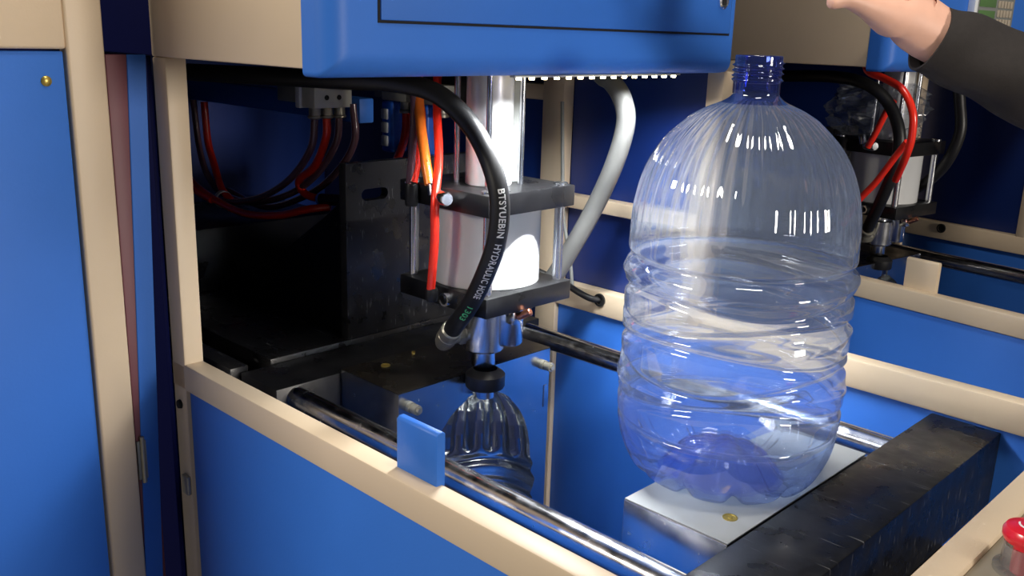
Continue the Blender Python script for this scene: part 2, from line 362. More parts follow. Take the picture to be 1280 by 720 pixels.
# ---------------------------------------------------------------- mould halves
MY0, MY1, MXF = .822, 1.154, -1.020
def mold_half(x_face, x_back, top, label, cavity):
    e = empty('mold_half', ((x_face+x_back)/2, .988, .34), label, 'mould', 'mould halves')
    if cavity:
        bm = bmesh.new(); yc = .990; ztop = .900; zb = .34
        hs = [.500-.002*k for k in range(0, 240)]; hs = [h for h in hs if h > .02]
        def rr(h): return lerp_prof(h) if h < .462 else .0165
        NA = 64; grid = []
        for h in hs:
            z = ztop - (.500 - h); row = []
            for k in range(NA+1):
                a = PI*k/NA; r0 = rr(h); r = r0
                fl = sm(.452, .425, h)*sm(.292, .312, h)
                r -= .0120*fl*(1-abs(math.sin(10*a+.3)))**1.3*min(1, r0/.11)
                for hc, wd, am in ((.283, .008, .006), (.262, .008, -.004), (.238, .007, .006), (.205, .007, .006), (.165, .008, .006)):
                    r -= am*math.exp(-((h-hc-.006*math.sin(3*a))/wd)**2)
                row.append(bm.verts.new((x_face - r*math.sin(a)*.96, yc - r*math.cos(a), z)))
            grid.append(row)
        for A, B in zip(grid, grid[1:]):
            for k in range(NA): bm.faces.new((A[k], A[k+1], B[k+1], B[k]))
        bm.faces.new(grid[-1])
        cav = link('cavity', bm_mesh(bm), 'cavity', e)
        # block shell whose front face is cut along the cavity outline
        bm = bmesh.new(); L_ = []; R2 = []; LO = []; RO = []
        for row in grid_pts(hs, rr, yc, ztop):
            z, ya, yb = row
            L_.append(bm.verts.new((x_face, ya, z))); R2.append(bm.verts.new((x_face, yb, z)))
            LO.append(bm.verts.new((x_face, MY0, z))); RO.append(bm.verts.new((x_face, MY1, z)))
        for k in range(len(L_)-1):
            bm.faces.new((LO[k], L_[k], L_[k+1], LO[k+1])); bm.faces.new((R2[k], RO[k], RO[k+1], R2[k+1]))
        bl, br = bm.verts.new((x_face, MY0, zb)), bm.verts.new((x_face, MY1, zb))
        bm.faces.new((LO[-1], L_[-1], R2[-1], RO[-1], br, bl))
        back = [bm.verts.new(p) for p in ((x_back, MY0, zb), (x_back, MY1, zb), (x_back, MY1, ztop), (x_back, MY0, ztop))]
        bm.faces.new(back); bm.faces.new([bl, br, back[1], back[0]])
        bm.faces.new([bl, back[0], back[3]] + LO); bm.faces.new([br] + RO[::-1] + [back[2], back[1]])
        link('block', bm_mesh(bm), 'mold_steel', e, False)
        # top plate with the half-round neck opening
        bm = bmesh.new(); arc = [(x_face - .0165*math.sin(PI*k/16), yc - .0165*math.cos(PI*k/16)) for k in range(17)]
        poly = [(x_face, MY0)] + arc + [(x_face, MY1), (x_back, MY1), (x_back, MY0)]
        for z in (ztop, ztop+.0012): pass
        a = [bm.verts.new((x, y, ztop)) for x, y in poly]; b = [bm.verts.new((x, y, ztop+.0015)) for x, y in poly]
        bm.faces.new(a); bm.faces.new(b[::-1])
        for k in range(len(a)): bm.faces.new((a[k], a[(k+1) % len(a)], b[(k+1) % len(a)], b[k]))
        link('top_face', bm_mesh(bm), top, e, False)
        for y, z in ((.843, .876), (1.137, .874)):
            p = lathe('guide_pin', [(.0085, -.002), (.0085, .006), (.0068, .006), (.0068, .012), (.0078, .012), (.0078, .020), (.005, .020), (.0045, .024), (0, .024)], (x_face, y, z), 'fitting', e, (1, 0, 0), 20, False)
        lathe('set_screw', [(.003, 0), (.003, .004), (0, .005)], (-1.146, .955, ztop+.0015), 'brass', e, (0, 0, 1), 12, False)
        lathe('plug', [(.0075, 0), (.0075, .0015), (.004, .0015), (.004, .0008), (0, .0008)], (-1.130, .884, ztop+.0015), 'brass', e, (0, 0, 1), 20, False)
        box('marker_strip', x_face-.001, x_face+.0015, 1.141, 1.149, .795, .835, 'mold_steel', e, .0004)
    else:
        box('block', x_face, x_back, MY0-.006, MY1, .34, .8985, 'mold_steel', e, .002)
        box('top_face', x_face+.001, x_back, MY0-.005, MY1-.001, .8985, .900, top, e, .0004)
        lathe('plug', [(.0085, 0), (.0085, .001), (.0065, .001), (.006, .0003), (.003, .0003), (.0025, .001), (0, .001)], (-.486, .868, .900), 'brass', e, (0, 0, 1), 24, False)
    return e
def grid_pts(hs, rr, yc, ztop):
    out = []
    for h in hs:
        r = rr(h)
        for hc, wd, am in ((.283, .008, .006), (.262, .008, -.004), (.238, .007, .006), (.205, .007, .006), (.165, .008, .006)):
            r -= am*math.exp(-((h-hc)/wd)**2)
        fl = sm(.452, .425, h)*sm(.292, .312, h)
        ra = r - .0120*fl*(1-abs(math.sin(.3)))**1.3*min(1, rr(h)/.11)
        rb = r - .0120*fl*(1-abs(math.sin(10*PI+.3)))**1.3*min(1, rr(h)/.11)
        out.append((ztop-(.500-h), yc-ra, yc+rb))
    return out
mh1 = mold_half(MXF, -1.163, 'oily_steel', 'left steel mould half with fluted bottle-shaped hollow and dark oily top', True)
mh2 = mold_half(-.597, -.457, 'mold_top', 'right steel mould half with pale top plate the clear bottle stands on', False)

# ---------------------------------------------------------------- right platen
pb = empty('platen_beam', (-.405, 1.0, .60), 'scratched black steel crossbeam right of the clear bottle', 'beam')
box('beam', -.4555, -.358, .668, 1.372, .790, .8985, 'black_scratched', pb, .002)
box('lower_block', -.452, -.285, .86, 1.20, .56, .789, 'black_steel', pb, .003)

# ---------------------------------------------------------------- blow cylinder
CX, CY = -1.027, 1.001
bc = empty('blow_cylinder', (CX, CY, .9), 'white blow cylinder between two black plates with chrome rods, behind the lettered hose', 'cylinder', 'blow cylinders')
tp = box('top_plate', CX-.098, CX+.098, CY-.092, CY+.092, 1.168, 1.200, 'black_steel', bc, .002)
bp_ = box('bottom_plate', CX-.098, CX+.098, CY-.092, CY+.092, 1.020, 1.050, 'black_steel', bc, .002)
rod('barrel', (CX, CY, 1.050), (CX, CY, 1.168), .084, 'barrel_white', bc, 64, .001)
for sx in (-1, 1):
    for sy in (-1, 1):
        x, y = CX+sx*.082, CY+sy*.076
        rod('tie_rod', (x, y, 1.050), (x, y, 1.168), .0075, 'chrome', bc, 18, .0005)
        lathe('rod_nut', [(.011, 0), (.011, .003), (.0085, .004), (0, .004)], (x, y, 1.200), 'chrome', tp, (0, 0, 1), 20, False)
UX, UY = CX+.014, CY-.012
rod('upper_barrel', (UX, UY, 1.200), (UX, UY, 1.399), .035, 'barrel_alu', bc, 48, .001)
for sx in (-1, 1):
    for sy in (-1, 1):
        rod('upper_tie_rod', (UX+sx*.034, UY+sy*.034, 1.200), (UX+sx*.034, UY+sy*.034, 1.399), .0045, 'chrome', bc, 14, .0005)
box('cap_rail', UX-.045, UX+.012, UY+.034, UY+.058, 1.200, 1.399, 'valve_grey', bc, .002)
nz = lathe('nozzle', [(.030, .940), (.0325, .943), (.0325, 1.000), (.029, 1.003), (.022, 1.003), (.022, 1.02)], (-1.010, .984, 0), 'chrome', bc, (0, 0, 1), 48)
lathe('nozzle_lobe', [(.022, .950), (.024, .953), (.024, 1.018), (0, 1.018)], (-.985, 1.012, 0), 'chrome', nz, (0, 0, 1), 40, False)
lathe('nozzle_lobe', [(.018, .915), (.019, .918), (.019, .940), (0, .940)], (-1.006, .980, 0), 'chrome', nz, (0, 0, 1), 40, False)
lathe('seal_collar', [(.016, .884), (.029, .884), (.031, .887), (.031, .906), (.028, .909), (.019, .915)], (-.992, .972, 0), 'rubber', bc, (0, 0, 1), 40, False)
lathe('blow_pin', [(.0150, .862), (.0150, .886)], (-1.003, .982, 0), 'chrome', bc, (0, 0, 1), 30)
fx = box('port_fitting', -.956, -.938, .975, .993, .996, 1.016, 'chrome', bc, .002)
rod('port_pipe', (-.938, .984, 1.008), (-.918, .992, 1.020), .006, 'copper', fx, 16)
# air fittings on the plates
el = lathe('elbow_fitting', [(.0095, 0), (.0105, .002), (.0105, .030), (.0085, .034), (0, .034)], (-1.024, .898, 1.188), 'chrome', bc, (.95, -.30, .03), 24)
lathe('elbow_collar', [(.0085, 0), (.0085, .018), (.0068, .022)], (-1.027, .893, 1.190), 'chrome', el, (-.35, .1, 1), 20)
lathe('push_fitting', [(.009, 0), (.010, .004), (.010, .030), (.0085, .034)], (-1.086, .900, 1.165), 'rubber', bc, (0, 0, 1), 20)
lathe('push_fitting', [(.008, 0), (.0095, .004), (.0095, .016), (.008, .020)], (-1.024, .888, 1.032), 'rubber', bc, (0, 0, 1), 20)
lathe('port_ring', [(.007, 0), (.010, 0), (.010, .012), (.007, .012)], (-1.008, .909, 1.035), 'chrome', bc, (0, -1, 0), 20, False)

# ---------------------------------------------------------------- hoses
HP = [(-1.448, .74, 1.345), (-1.267, .78, 1.347), (-1.113, .80, 1.350), (-1.023, .82, 1.351), (-.963, .84, 1.340), (-.922, .86, 1.306), (-.888, .865, 1.264), (-.865, .865, 1.214), (-.866, .865, 1.16), (-.891, .87, 1.106), (-.937, .885, 1.047), (-.983, .90, 1.003), (-1.003, .907, .984)]
HR = .0135
def make_hose(pts, end, union, axis, label):
    e = empty('hydraulic_hose', end, label, 'hose', 'hydraulic hoses')
    pth = spline(pts, 14); bm = bmesh.new(); add_tube(bm, pth, HR, 22); link('hose', bm_mesh(bm), 'rubber', e)
    pe = Vector(pts[-1]); pd = (Vector(end) - pe).normalized()
    fe = lathe('crimp_sleeve', [(.0140, -.012), (.0160, -.010), (.0160, .008), (.0150, .009), (.0160, .010), (.0160, .024), (.0145, .025), (.0145, .034), (.012, .042), (0, .044)], pe, 'fitting', e, pd, 28)
    rod('elbow_pipe', pe + pd*.036, Vector(union), .009, 'fitting', fe, 18)
    hexnut('union_nut', Vector(union) - Vector(axis)*.007, axis, .014, .018, 'fitting', fe)
    return e, pth
hh, hose_path = make_hose(HP, (-1.026, .916, .962), (-1.030, .955, .962), (.25, 1, 0), 'thick black hydraulic hose with white lettering arching in front of the cylinder')

def text_mesh(body, size):
    cu = bpy.data.curves.new('lettering', 'FONT'); cu.body = body; cu.size = size; cu.resolution_u = 3; cu.space_character = 1.08; cu.offset = size*.018
    o = bpy.data.objects.new('lettering', cu); COL.objects.link(o)
    dg = bpy.context.evaluated_depsgraph_get(); dg.update()
    me = bpy.data.meshes.new_from_object(o.evaluated_get(dg)); bpy.data.objects.remove(o); bpy.data.curves.remove(cu)
    return me
VIEW = Vector((.62, -.74, .20)).normalized()
def wrap_text(name, body, s0, s1, h, yoff, m, parent):
    me = text_mesh(body, 1.0)
    xs = [v.co.x for v in me.vertices]; ys = [v.co.y for v in me.vertices]
    bm = bmesh.new(); bm.from_mesh(me); bmesh.ops.triangulate(bm, faces=bm.faces); bmesh.ops.subdivide_edges(bm, edges=list(bm.edges), cuts=3, use_grid_fill=True)
    acc = [0]
    for a, b in zip(hose_path, hose_path[1:]): acc.append(acc[-1] + (b-a).length)
    def at(s):
        for i in range(len(acc)-1):
            if acc[i+1] >= s:
                t = (s-acc[i])/(acc[i+1]-acc[i])
                tg = (hose_path[min(i+2, len(hose_path)-1)] - hose_path[max(i-1, 0)]).normalized()
                return hose_path[i].lerp(hose_path[i+1], t), tg
        return hose_path[-1], (hose_path[-1]-hose_path[-2]).normalized()
    x0, x1 = min(xs), max(xs); ymin, ymax = min(ys), max(ys)
    for v in bm.verts:
        c, t = at(s0 + (v.co.x-x0)/(x1-x0)*(s1-s0)); n = (VIEW - t*VIEW.dot(t)).normalized(); s = t.cross(n)
        if s.dot(CR) < 0: s = -s
        a = (yoff + ((v.co.y-ymin)/(ymax-ymin)-.5)*h)/HR
        v.co = c + (HR+.0005)*(n*math.cos(a) + s*math.sin(a))
    bpy.data.meshes.remove(me)
    return link(name, bm_mesh(bm), m, parent, False)
acc_len = [0]
for a, b in zip(hose_path, hose_path[1:]): acc_len.append(acc_len[-1] + (b-a).length)
def s_at_z(z, after=.45):
    for i, p in enumerate(hose_path):
        if acc_len[i] > after and p.z <= z: return acc_len[i]
    return acc_len[-1]

# grey corrugated hose behind the cylinder
gh = tag(tube('grey_hose', [(-1.00, 1.22, 1.400), (-.994, 1.22, 1.362), (-.972, 1.22, 1.350), (-.948, 1.22, 1.325), (-.938, 1.22, 1.285), (-.956, 1.22, 1.219), (-.993, 1.22, 1.141), (-1.021, 1.2, 1.07), (-1.05, 1.17, 1.00), (-1.09, 1.14, .96)], .0155, 'grey_hose', None, 20), 'smooth grey hose curving down behind the blow cylinder beside the bottle', 'hose')
wr = tag(tube('thin_cable', [(-1.185, 1.345, 1.30), (-1.171, 1.345, 1.098), (-1.160, 1.345, 1.048), (-1.146, 1.345, .995), (-1.139, 1.345, .952)], .0035, 'valve_grey', None, 8), 'thin grey cable hanging in front of the blue back panel', 'cable')
cb = tag(tube('black_cable', [(-1.22, 1.30, .985), (-1.15, 1.335, .957), (-1.115, 1.338, .946), (-1.092, 1.346, .938), (-1.080, 1.362, .935)], .0062, 'rubber', None, 12), 'short black cable entering the round hole in the back rail', 'cable')

# red and clear air tubes above and beside the cylinder
def air(name, pts, r, m, label, group='red air tubes', T=None):
    return tag(tube(name, pts, r, m, None, 12), label, 'tube', group)
air('air_tube', [(-1.150, .945, 1.398), (-1.138, .93, 1.362), (-1.118, .93, 1.336), (-1.100, .93, 1.302), (-1.092, .922, 1.255), (-1.086, .903, 1.200)], .0066, 'red_tube', 'red air tube dropping into the black fitting on the top plate')
air('air_tube', [(-1.120, .945, 1.398), (-1.108, .930, 1.352), (-1.080, .912, 1.291), (-1.050, .896, 1.240), (-1.033, .890, 1.205)], .0078, 'red_tube_lit', 'red air tube with the LED glow coloured orange, ending at the silver elbow on the top plate')
air('air_tube', [(-1.105, .975, 1.398), (-1.098, .96, 1.350), (-1.075, .940, 1.300), (-1.042, .915, 1.240), (-1.016, .886, 1.185), (-1.015, .885, 1.127), (-1.019, .885, 1.084), (-1.024, .886, 1.048)], .0066, 'red_tube', 'long red air tube running down the front of the white barrel')
air('air_tube', [(-1.120, .935, 1.398), (-1.105, .92, 1.345), (-1.094, .912, 1.300), (-1.090, .905, 1.250), (-1.090, .900, 1.196)], .0062, 'smoke_tube', 'smoky purple air tube beside the red one entering the black fitting', 'clear air tubes')

# valve beam and valves at the left
vb = tag(box('valve_beam', -2.25, -1.385, 1.028, 1.060, 1.256, 1.300, 'blue', None, .003), 'blue metal bar carrying the ivory valve above the red tube loops', 'bar')
vl = empty('valve', (-1.42, .98, 1.28), 'ivory and grey pneumatic valve with two dark screw holes on the blue bar', 'valve', 'pneumatic valves')
box('body', -1.440, -1.400, .944, 1.023, 1.284, 1.322, 'valve_ivory', vl, .002)
box('solenoid', -1.455, -1.441, .940, 1.023, 1.282, 1.324, 'cap_white', vl, .002)
box('coil', -1.522, -1.456, .946, 1.020, 1.290, 1.318, 'valve_grey', vl, .002)
for y in (.969, .995): lathe('screw_hole', [(.0045, 0), (.0045, .001), (.003, .0006), (0, .0006)], (-1.400, y, 1.302), 'dark_gap', vl, (1, 0, 0), 14, False)
for y in (.957, .982, 1.009):
    f0 = lathe('fitting', [(.0105, 1.284), (.0105, 1.270), (.0125, 1.269), (.0125, 1.266), (.009, 1.264)], (-1.420, y, 0), 'fitting', vl, (0, 0, 1), 16)
LT = 'air tubes looping under the blue bar'
def loop(pts, m, label, r=.0068, dy=0):
    g = 'red tubes looping under the blue bar' if m == 'red_tube' else 'smoky tubes looping under the blue bar'
    return tag(tube('air_tube', [(x, y+dy, z) for x, y, z in pts], r, m, None, 12), label, 'tube', g)
loop([(-1.420, .982, 1.266), (-1.428, .985, 1.229), (-1.472, .99, 1.174), (-1.526, .99, 1.139), (-1.514, .995, 1.115), (-1.470, 1.0, 1.110)], 'red_tube', 'red air tube from the ivory valve to the black push fitting', .0075)
loop([(-1.420, .957, 1.266), (-1.436, .958, 1.211), (-1.515, .962, 1.145), (-1.637, .97, 1.093), (-1.765, .97, 1.066), (-1.850, .97, 1.072), (-1.935, .97, 1.095), (-1.99, .97, 1.14), (-2.01, .98, 1.22)], 'smoke_tube', 'smoky tube hanging lowest from the left of the ivory valve')
loop([(-1.420, 1.009, 1.266), (-1.430, 1.008, 1.218), (-1.482, 1.0, 1.156), (-1.565, .99, 1.107), (-1.700, .99, 1.073), (-1.814, .99, 1.074), (-1.880, .99, 1.108), (-1.910, .99, 1.169), (-1.923, .99, 1.262)], 'smoke_tube', 'smoky tube swinging across from the right port of the ivory valve')
loop([(-1.400, 1.025, 1.290), (-1.398, 1.025, 1.221), (-1.455, 1.02, 1.156), (-1.552, 1.02, 1.103), (-1.70, 1.02, 1.060), (-1.85, 1.02, 1.075)], 'smoke_tube', 'smoky tube hanging behind the ivory valve ports')
loop([(-1.867, .985, 1.262), (-1.860, .985, 1.182), (-1.838, .985, 1.134), (-1.802, .98, 1.088), (-1.760, .98, 1.066)], 'red_tube', 'short red tube dropping from the blue bar near the post', .0075)
loop([(-1.976, .96, 1.262), (-1.955, .96, 1.147), (-1.889, .955, 1.098), (-1.797, .955, 1.071), (-1.672, .955, 1.058), (-1.555, .96, 1.071), (-1.479, .97, 1.092), (-1.44, 1.0, 1.10)], 'red_tube', 'long red tube sagging lowest from the post to the upright plate', .0075)
loop([(-1.955, .94, 1.262), (-1.955, .94, 1.20), (-1.925, .94, 1.125), (-1.86, .945, 1.085), (-1.79, .95, 1.068)], 'red_tube', 'red tube nearest the beige post', .0075)
tie_ = tag(lathe('cable_tie', [(.016, 0), (.0185, 0), (.0185, .010), (.016, .010), (.016, 0)], (-1.790, .972, 1.069), 'cap_white', None, (1, 0, -.1), 20, False), 'white cable tie binding the looping tubes together', 'cable tie')
pf = empty('push_fitting', (-1.44, 1.0, 1.11), 'black push-in fitting with purple collar at the end of the red tube', 'fitting')
rod('body', (-1.468, 1.0, 1.111), (-1.395, 1.0, 1.118), .0105, 'rubber', pf, 20)
rod('collar', (-1.474, 1.0, 1.110), (-1.467, 1.0, 1.111), .0115, 'valve_blue', pf, 20)
# blue valve coils hanging in the middle
for i, (x, lab) in enumerate(((-1.510, 'blue valve with three white caps hanging left of the red tubes'), (-1.405, 'blue valve with three white caps half hidden behind the red tubes'))):
    v = empty('valve', (x, 1.2, 1.24), lab, 'valve', 'blue valves')
    box('body', x-.016, x+.020, 1.185, 1.225, 1.182, 1.283, 'valve_blue', v, .006, 3)
    for k in range(3):
        box('cap', x-.012, x+.008, 1.181, 1.186, 1.194+k*.0265, 1.215+k*.0265, 'cap_white', v, .002)
        box('cap', x-.019, x-.015, 1.190, 1.206, 1.194+k*.0265, 1.215+k*.0265, 'cap_white', v, .001)
    box('manifold', x-.020, x+.055, 1.190, 1.230, 1.284, 1.322, 'valve_ivory', v, .002)
    lathe('fitting', [(.012, 1.284), (.012, 1.270), (.014, 1.268), (.014, 1.263), (.010, 1.262)], (x+.046, 1.20, 0), 'fitting', v, (0, 0, 1), 16)
tag(tube('air_tube', [(-1.464, 1.20, 1.263), (-1.466, 1.20, 1.23), (-1.475, 1.20, 1.20), (-1.495, 1.20, 1.165), (-1.53, 1.20, 1.10)], .0085, 'red_tube', None, 12), 'red air tube hanging beside the left blue valve', 'tube', 'red air tubes')
vs2 = tag(box('valve_support', -1.60, -1.28, 1.225, 1.245, 1.284, 1.40, 'black_steel', None, .002), 'dark bracket plate above the blue valves', 'bracket')

# ---------------------------------------------------------------- stop block on the front rail
sb = empty('stop_block', (-.72, .61, .95), 'small blue sheet-metal block standing on the front rail', 'block', 'stop blocks')
bm = bmesh.new()
x0, x1 = -.757, -.690
prof = [(.607, .945), (.607, 1.008), (.610, 1.011), (.6165, 1.011), (.6195, 1.008), (.6195, .935)]
a = [bm.verts.new((x0, y, z)) for y, z in prof]; b = [bm.verts.new((x1, y, z)) for y, z in prof]
for k in range(len(prof)): bm.faces.new((a[k], a[(k+1) % 6], b[(k+1) % 6], b[k]))
bm.faces.new(a); bm.faces.new(b)
bmesh.ops.bevel(bm, geom=list(bm.edges), offset=.0008, segments=1, affect='EDGES')
sb_plate = link('plate', bm_mesh(bm), 'blue', sb)

# ---------------------------------------------------------------- the other machine behind: copies of the shared things
index_children()
A2 = math.radians(-7.7)
T2 = Matrix.Translation((-.467, 1.824, 0)) @ Matrix.Rotation(A2, 4, 'Z') @ Matrix.Translation((.501, -.585, 0))
def clone(o, label, off=(0, 0, 0)):
    c = copy_tree(o, T2 @ Matrix.Translation(off)); c['label'] = label; return c
fr2 = clone(fr, 'beige and blue machine frame of the second machine in the right background')
clone(bc, 'white blow cylinder with black plates on the second machine, right of the bottle', (-.035, 0, 0))
clone(tb1, 'dark steel tie bar behind the small beige block on the second machine')
clone(tb2, 'tie bar at the rear of the second machine in the right background')
def t2(x, y, z): return tuple(T2 @ Vector((x, y, z)))
make_hose([t2(*p) for p in [(-1.40, .77, 1.335), (-1.275, .785, 1.338), (-1.096, .785, 1.346), (-1.002, .785, 1.333), (-.955, .805, 1.291), (-.923, .805, 1.231), (-.922, .805, 1.166), (-.948, .815, 1.089), (-.988, .845, 1.018), (-1.005, .862, .993)]], t2(-1.03, .885, .968), t2(-1.05, .94, .962), (.25, 1, 0), 'thick black hydraulic hose arching on the second machine right of the bottle')
clone(cg, 'black clamp carriage of the second machine seen past the bottle')
clone(pb, 'black steel crossbeam at the right end of the second machine')
clone(mh1, 'steel mould half of the second machine mostly hidden behind the bottle')
b2 = tag(tube('black_hose', [t2(*p) for p in [(-.975, 1.085, 1.396), (-.955, 1.085, 1.345), (-.941, 1.085, 1.29), (-.930, 1.085, 1.225), (-.949, 1.085, 1.155), (-.992, 1.095, 1.101), (-1.05, 1.12, 1.06)]], .0135, 'rubber', None, 18), 'black hose hanging below the dark sleeve in the background', 'hose')
s2 = clone(sb, 'small beige sheet-metal block on the rail of the second machine')
for c in s2.children: c.data = c.data.copy(); c.data.materials.clear(); c.data.materials.append(M['beige'])
for c in list(fr2.children):
    if c.name.startswith('cross_bar'): bpy.data.objects.remove(c)
# lettering goes on the near hose only
sA, sB = s_at_z(1.222), s_at_z(1.072)
wrap_text('lettering', 'BTSYUEBIN  HYDRAULIC HOSE', sA, sB, .0095, .0050, 'print_white', hh)
wrap_text('lettering', '1303', s_at_z(1.055), s_at_z(1.032), .0085, .0035, 'print_green', hh)
def t2(x, y, z): return tuple(T2 @ Vector((x, y, z)))
def air2(pts, r, m, label): return tag(tube('air_tube', [t2(*p) for p in pts], r, m, None, 12), label, 'tube', 'red tubes on the second machine')

# ---------------------------------------------------------------- LED strip under the head housing
ls = empty('led_strip', (-.89, 1.0, 1.362), 'strip of small glowing warm lights under the blue head housing', 'led strip')
box('tape', -.867, -.857, .88, 1.245, 1.3655, 1.3680, 'led_tape', ls, .0005)
bm = bmesh.new(); add_box(bm, -.0028, .0028, -.0028, .0028, -.0018, .0018, .0005, 1); led_me = bm_mesh(bm); led_me.materials.append(M['led'])
for k in range(15):
    o = bpy.data.objects.new('led', led_me); COL.objects.link(o); o.parent = ls; o.location = Vector((-.862, .892+k*.0244, 1.3640)) - ls.location
area('led_strip_light', (-.862, 1.062, 1.3605), (-.862, 1.062, 0), .36, .010, 7.8, (.95, .98, 1)).rotation_euler = (0, 0, PI/2)

# ---------------------------------------------------------------- bottle
BX, BY, BZ = -.565, .972, .900
bt = empty('water_bottle', (BX, BY, BZ), 'large clear bluish plastic water bottle with fluted shoulder standing on the mould', 'bottle')
P = sprof()
NT = 288
def body_r(r0, h, th):
    r = r0
    fl = sm(.458, .440, h)*sm(.292, .330, h)
    r += .0010*fl*math.cos(46*th)*min(1, r0/.06)
    def gv(hc, amp, wd, am, n=2, ph=0):
        c = hc + amp*math.sin(n*th+ph); return 1.75*am*math.exp(-((h-c)/wd)**2)
    if h < .32 and h > .05:
        r -= gv(.272, .000, .0045, .0050)
        r += gv(.256, .003, .007, .0022, 3, .4)
        r -= gv(.236, .006, .0040, .0030, 3, .8)
        r -= gv(.208, .009, .0045, .0042, 2, 2.3)
        r += gv(.196, .007, .006, .0014, 2, .4)
        r -= gv(.178, .010, .0040, .0036, 2, 4.6)
        r -= gv(.146, .011, .0045, .0042, 2, 1.4)
        r += gv(.132, .010, .006, .0014, 2, 3.0)
        r -= gv(.112, .012, .0040, .0032, 2, 3.4)
        r -= gv(.074, .000, .0028, .0024)
    return r
NL = 11
def lobe(th): return .5+.5*math.cos(NL*th)          # 1 on a foot, 0 in a groove
def vgroove(th):                                       # narrow grooves between the feet
    t = (NL*th/(2*PI)) % 1.0; return math.exp(-((t-.5)/.13)**2)
def build_rows(rows, name, m, cap=None):
    bm = bmesh.new(); G = []
    for fn in rows:
        G.append([bm.verts.new(fn(2*PI*k/NT)) for k in range(NT)])
    for A, B in zip(G, G[1:]):
        for k in range(NT): bm.faces.new((A[k], B[k], B[(k+1) % NT], A[(k+1) % NT]))
    if cap is not None:
        c = bm.verts.new(cap)
        for k in range(NT): bm.faces.new((G[-1][k], c, G[-1][(k+1) % NT]))
    me = bm_mesh(bm); o = link(name, me, m, bt, False)
    for p in me.polygons: p.use_smooth = True
    return o
def row_at(r0, h):
    def fn(th):
        r = body_r(r0, h, th); z = h
        k = sm(.045, .012, h)
        g = vgroove(th)*k
        return (BX + (r-.010*g)*math.cos(th), BY + (r-.010*g)*math.sin(th), BZ + z + .009*g*sm(.02, 0, h))
    return fn
hs_body = [.452 - k*(.452-.070)/190 for k in range(191)]
Ph = sorted(P, key=lambda q: -q[1])
def prof_r(h):
    for (r0, h0), (r1, h1) in zip(Ph, Ph[1:]):
        if h0 >= h >= h1:
            t = 0 if h0-h1 < 1e-9 else (h0-h)/(h0-h1); return r0+(r1-r0)*t
    return Ph[-1][0]
build_rows([row_at(prof_r(h), h) for h in hs_body], 'body', 'pet_clear')
# base: lower wall, feet, and raised hollow in the middle
rows = [row_at(prof_r(h), h) for h in [.070 - k*.070/28 for k in range(29)]]
inner = [(.094, .0008), (.088, .0015), (.080, .0025), (.072, .004)]
punt = [(.072, .004), (.067, .009), (.061, .017), (.055, .025), (.048, .031), (.040, .0345), (.030, .0365), (.018, .0375), (.008, .038)]
def in_row(r0, h):
    def fn(th):
        g = vgroove(th); a = sm(.098, .080, r0); b = sm(.02, .06, r0)
        z = h + .009*g*(1-a) + .003*g*a*b - (.0045 if r0 > .03 else .002)*lobe(th)*b*a - .0040*b*a*(.5+.5*math.cos(2*NL*th))
        r = r0 - .010*g*(1-a)
        return (BX + r*math.cos(th), BY + r*math.sin(th), BZ + max(.0004, z))
    return fn
build_rows(rows + [in_row(r, h) for r, h in inner], 'base', 'pet_base')
tag(build_rows([in_row(r, h) for r, h in punt], 'punt', 'pet_punt', (BX, BY, BZ+.038)), 'deep blue ribbed hollow in the middle of the base')
# neck with thread
bm = bmesh.new(); G = []; NN = 96
nh = [.5035 - k*.0005 for k in range(104)]
for h in nh:
    row = []
    for k in range(NN):
        th = 2*PI*k/NN; r = .0262
        for t0 in (0, 1, 2):
            hc = .497 - .0058*(t0 + th/(2*PI)); r += .0027*math.exp(-((h-hc)/.0012)**2)
        r += .0026*math.exp(-((h-.4775)/.0016)**2)
        r += (prof_r(h)-.0262)*sm(.466, .458, h) if h < .466 else 0
        row.append(bm.verts.new((BX + r*math.cos(th), BY + r*math.sin(th), BZ+h)))
    G.append(row)
inn = [[bm.verts.new((BX + rr_*math.cos(2*PI*k/NN), BY + rr_*math.sin(2*PI*k/NN), BZ+h)) for k in range(NN)] for rr_, h in ((.0255, .5045), (.0240, .5045), (.0233, .503), (.0233, .466))]
for A, B in list(zip(G, G[1:])) + [(G[0], inn[0])] + list(zip(inn, inn[1:])):
    for k in range(NN): bm.faces.new((A[k], A[(k+1) % NN], B[(k+1) % NN], B[k]))
me = bm_mesh(bm); nk = link('neck', me, 'pet_neck', bt, False)
for p in me.polygons: p.use_smooth = True
tag(nk, 'dark blue threaded bottle neck')

# ---------------------------------------------------------------- emergency stop on the end cover
es = empty('emergency_stop', (-.199, .912, .944), 'red mushroom emergency stop button with clear collar on the end cover', 'button')
lathe('collar', [(.027, 0), (.027, .004), (.0215, .006), (.0205, .028), (.019, .028), (.019, .004)], (-.199, .912, .944), 'clear_collar', es, (0, 0, 1), 36, False)
lathe('stem', [(.012, 0), (.012, .034)], (-.199, .912, .944), 'estop_red', es, (0, 0, 1), 24)
hdn = lathe('head', [(.012, .030), (.0215, .032), (.0235, .036), (.0235, .041), (.021, .0455), (.014, .048), (0, .049)], (-.199, .912, .944), 'estop_red', es, (0, 0, 1), 40, False)
bm = bmesh.new()
for a0 in (0, PI):   # the two turning arrows printed on the head
    ra, rb = .0095, .0125; n = 14; prev = None
    for k in range(n+1):
        a = a0 + PI*.75*k/n; q = [bm.verts.new((-.199+r*math.cos(a), .912+r*math.sin(a), .9928-(r-.0095)*.35)) for r in (ra, rb)]
        if prev: bm.faces.new((prev[0], prev[1], q[1], q[0]))
        prev = q
link('arrow_print', bm_mesh(bm), 'print_white', hdn, False)

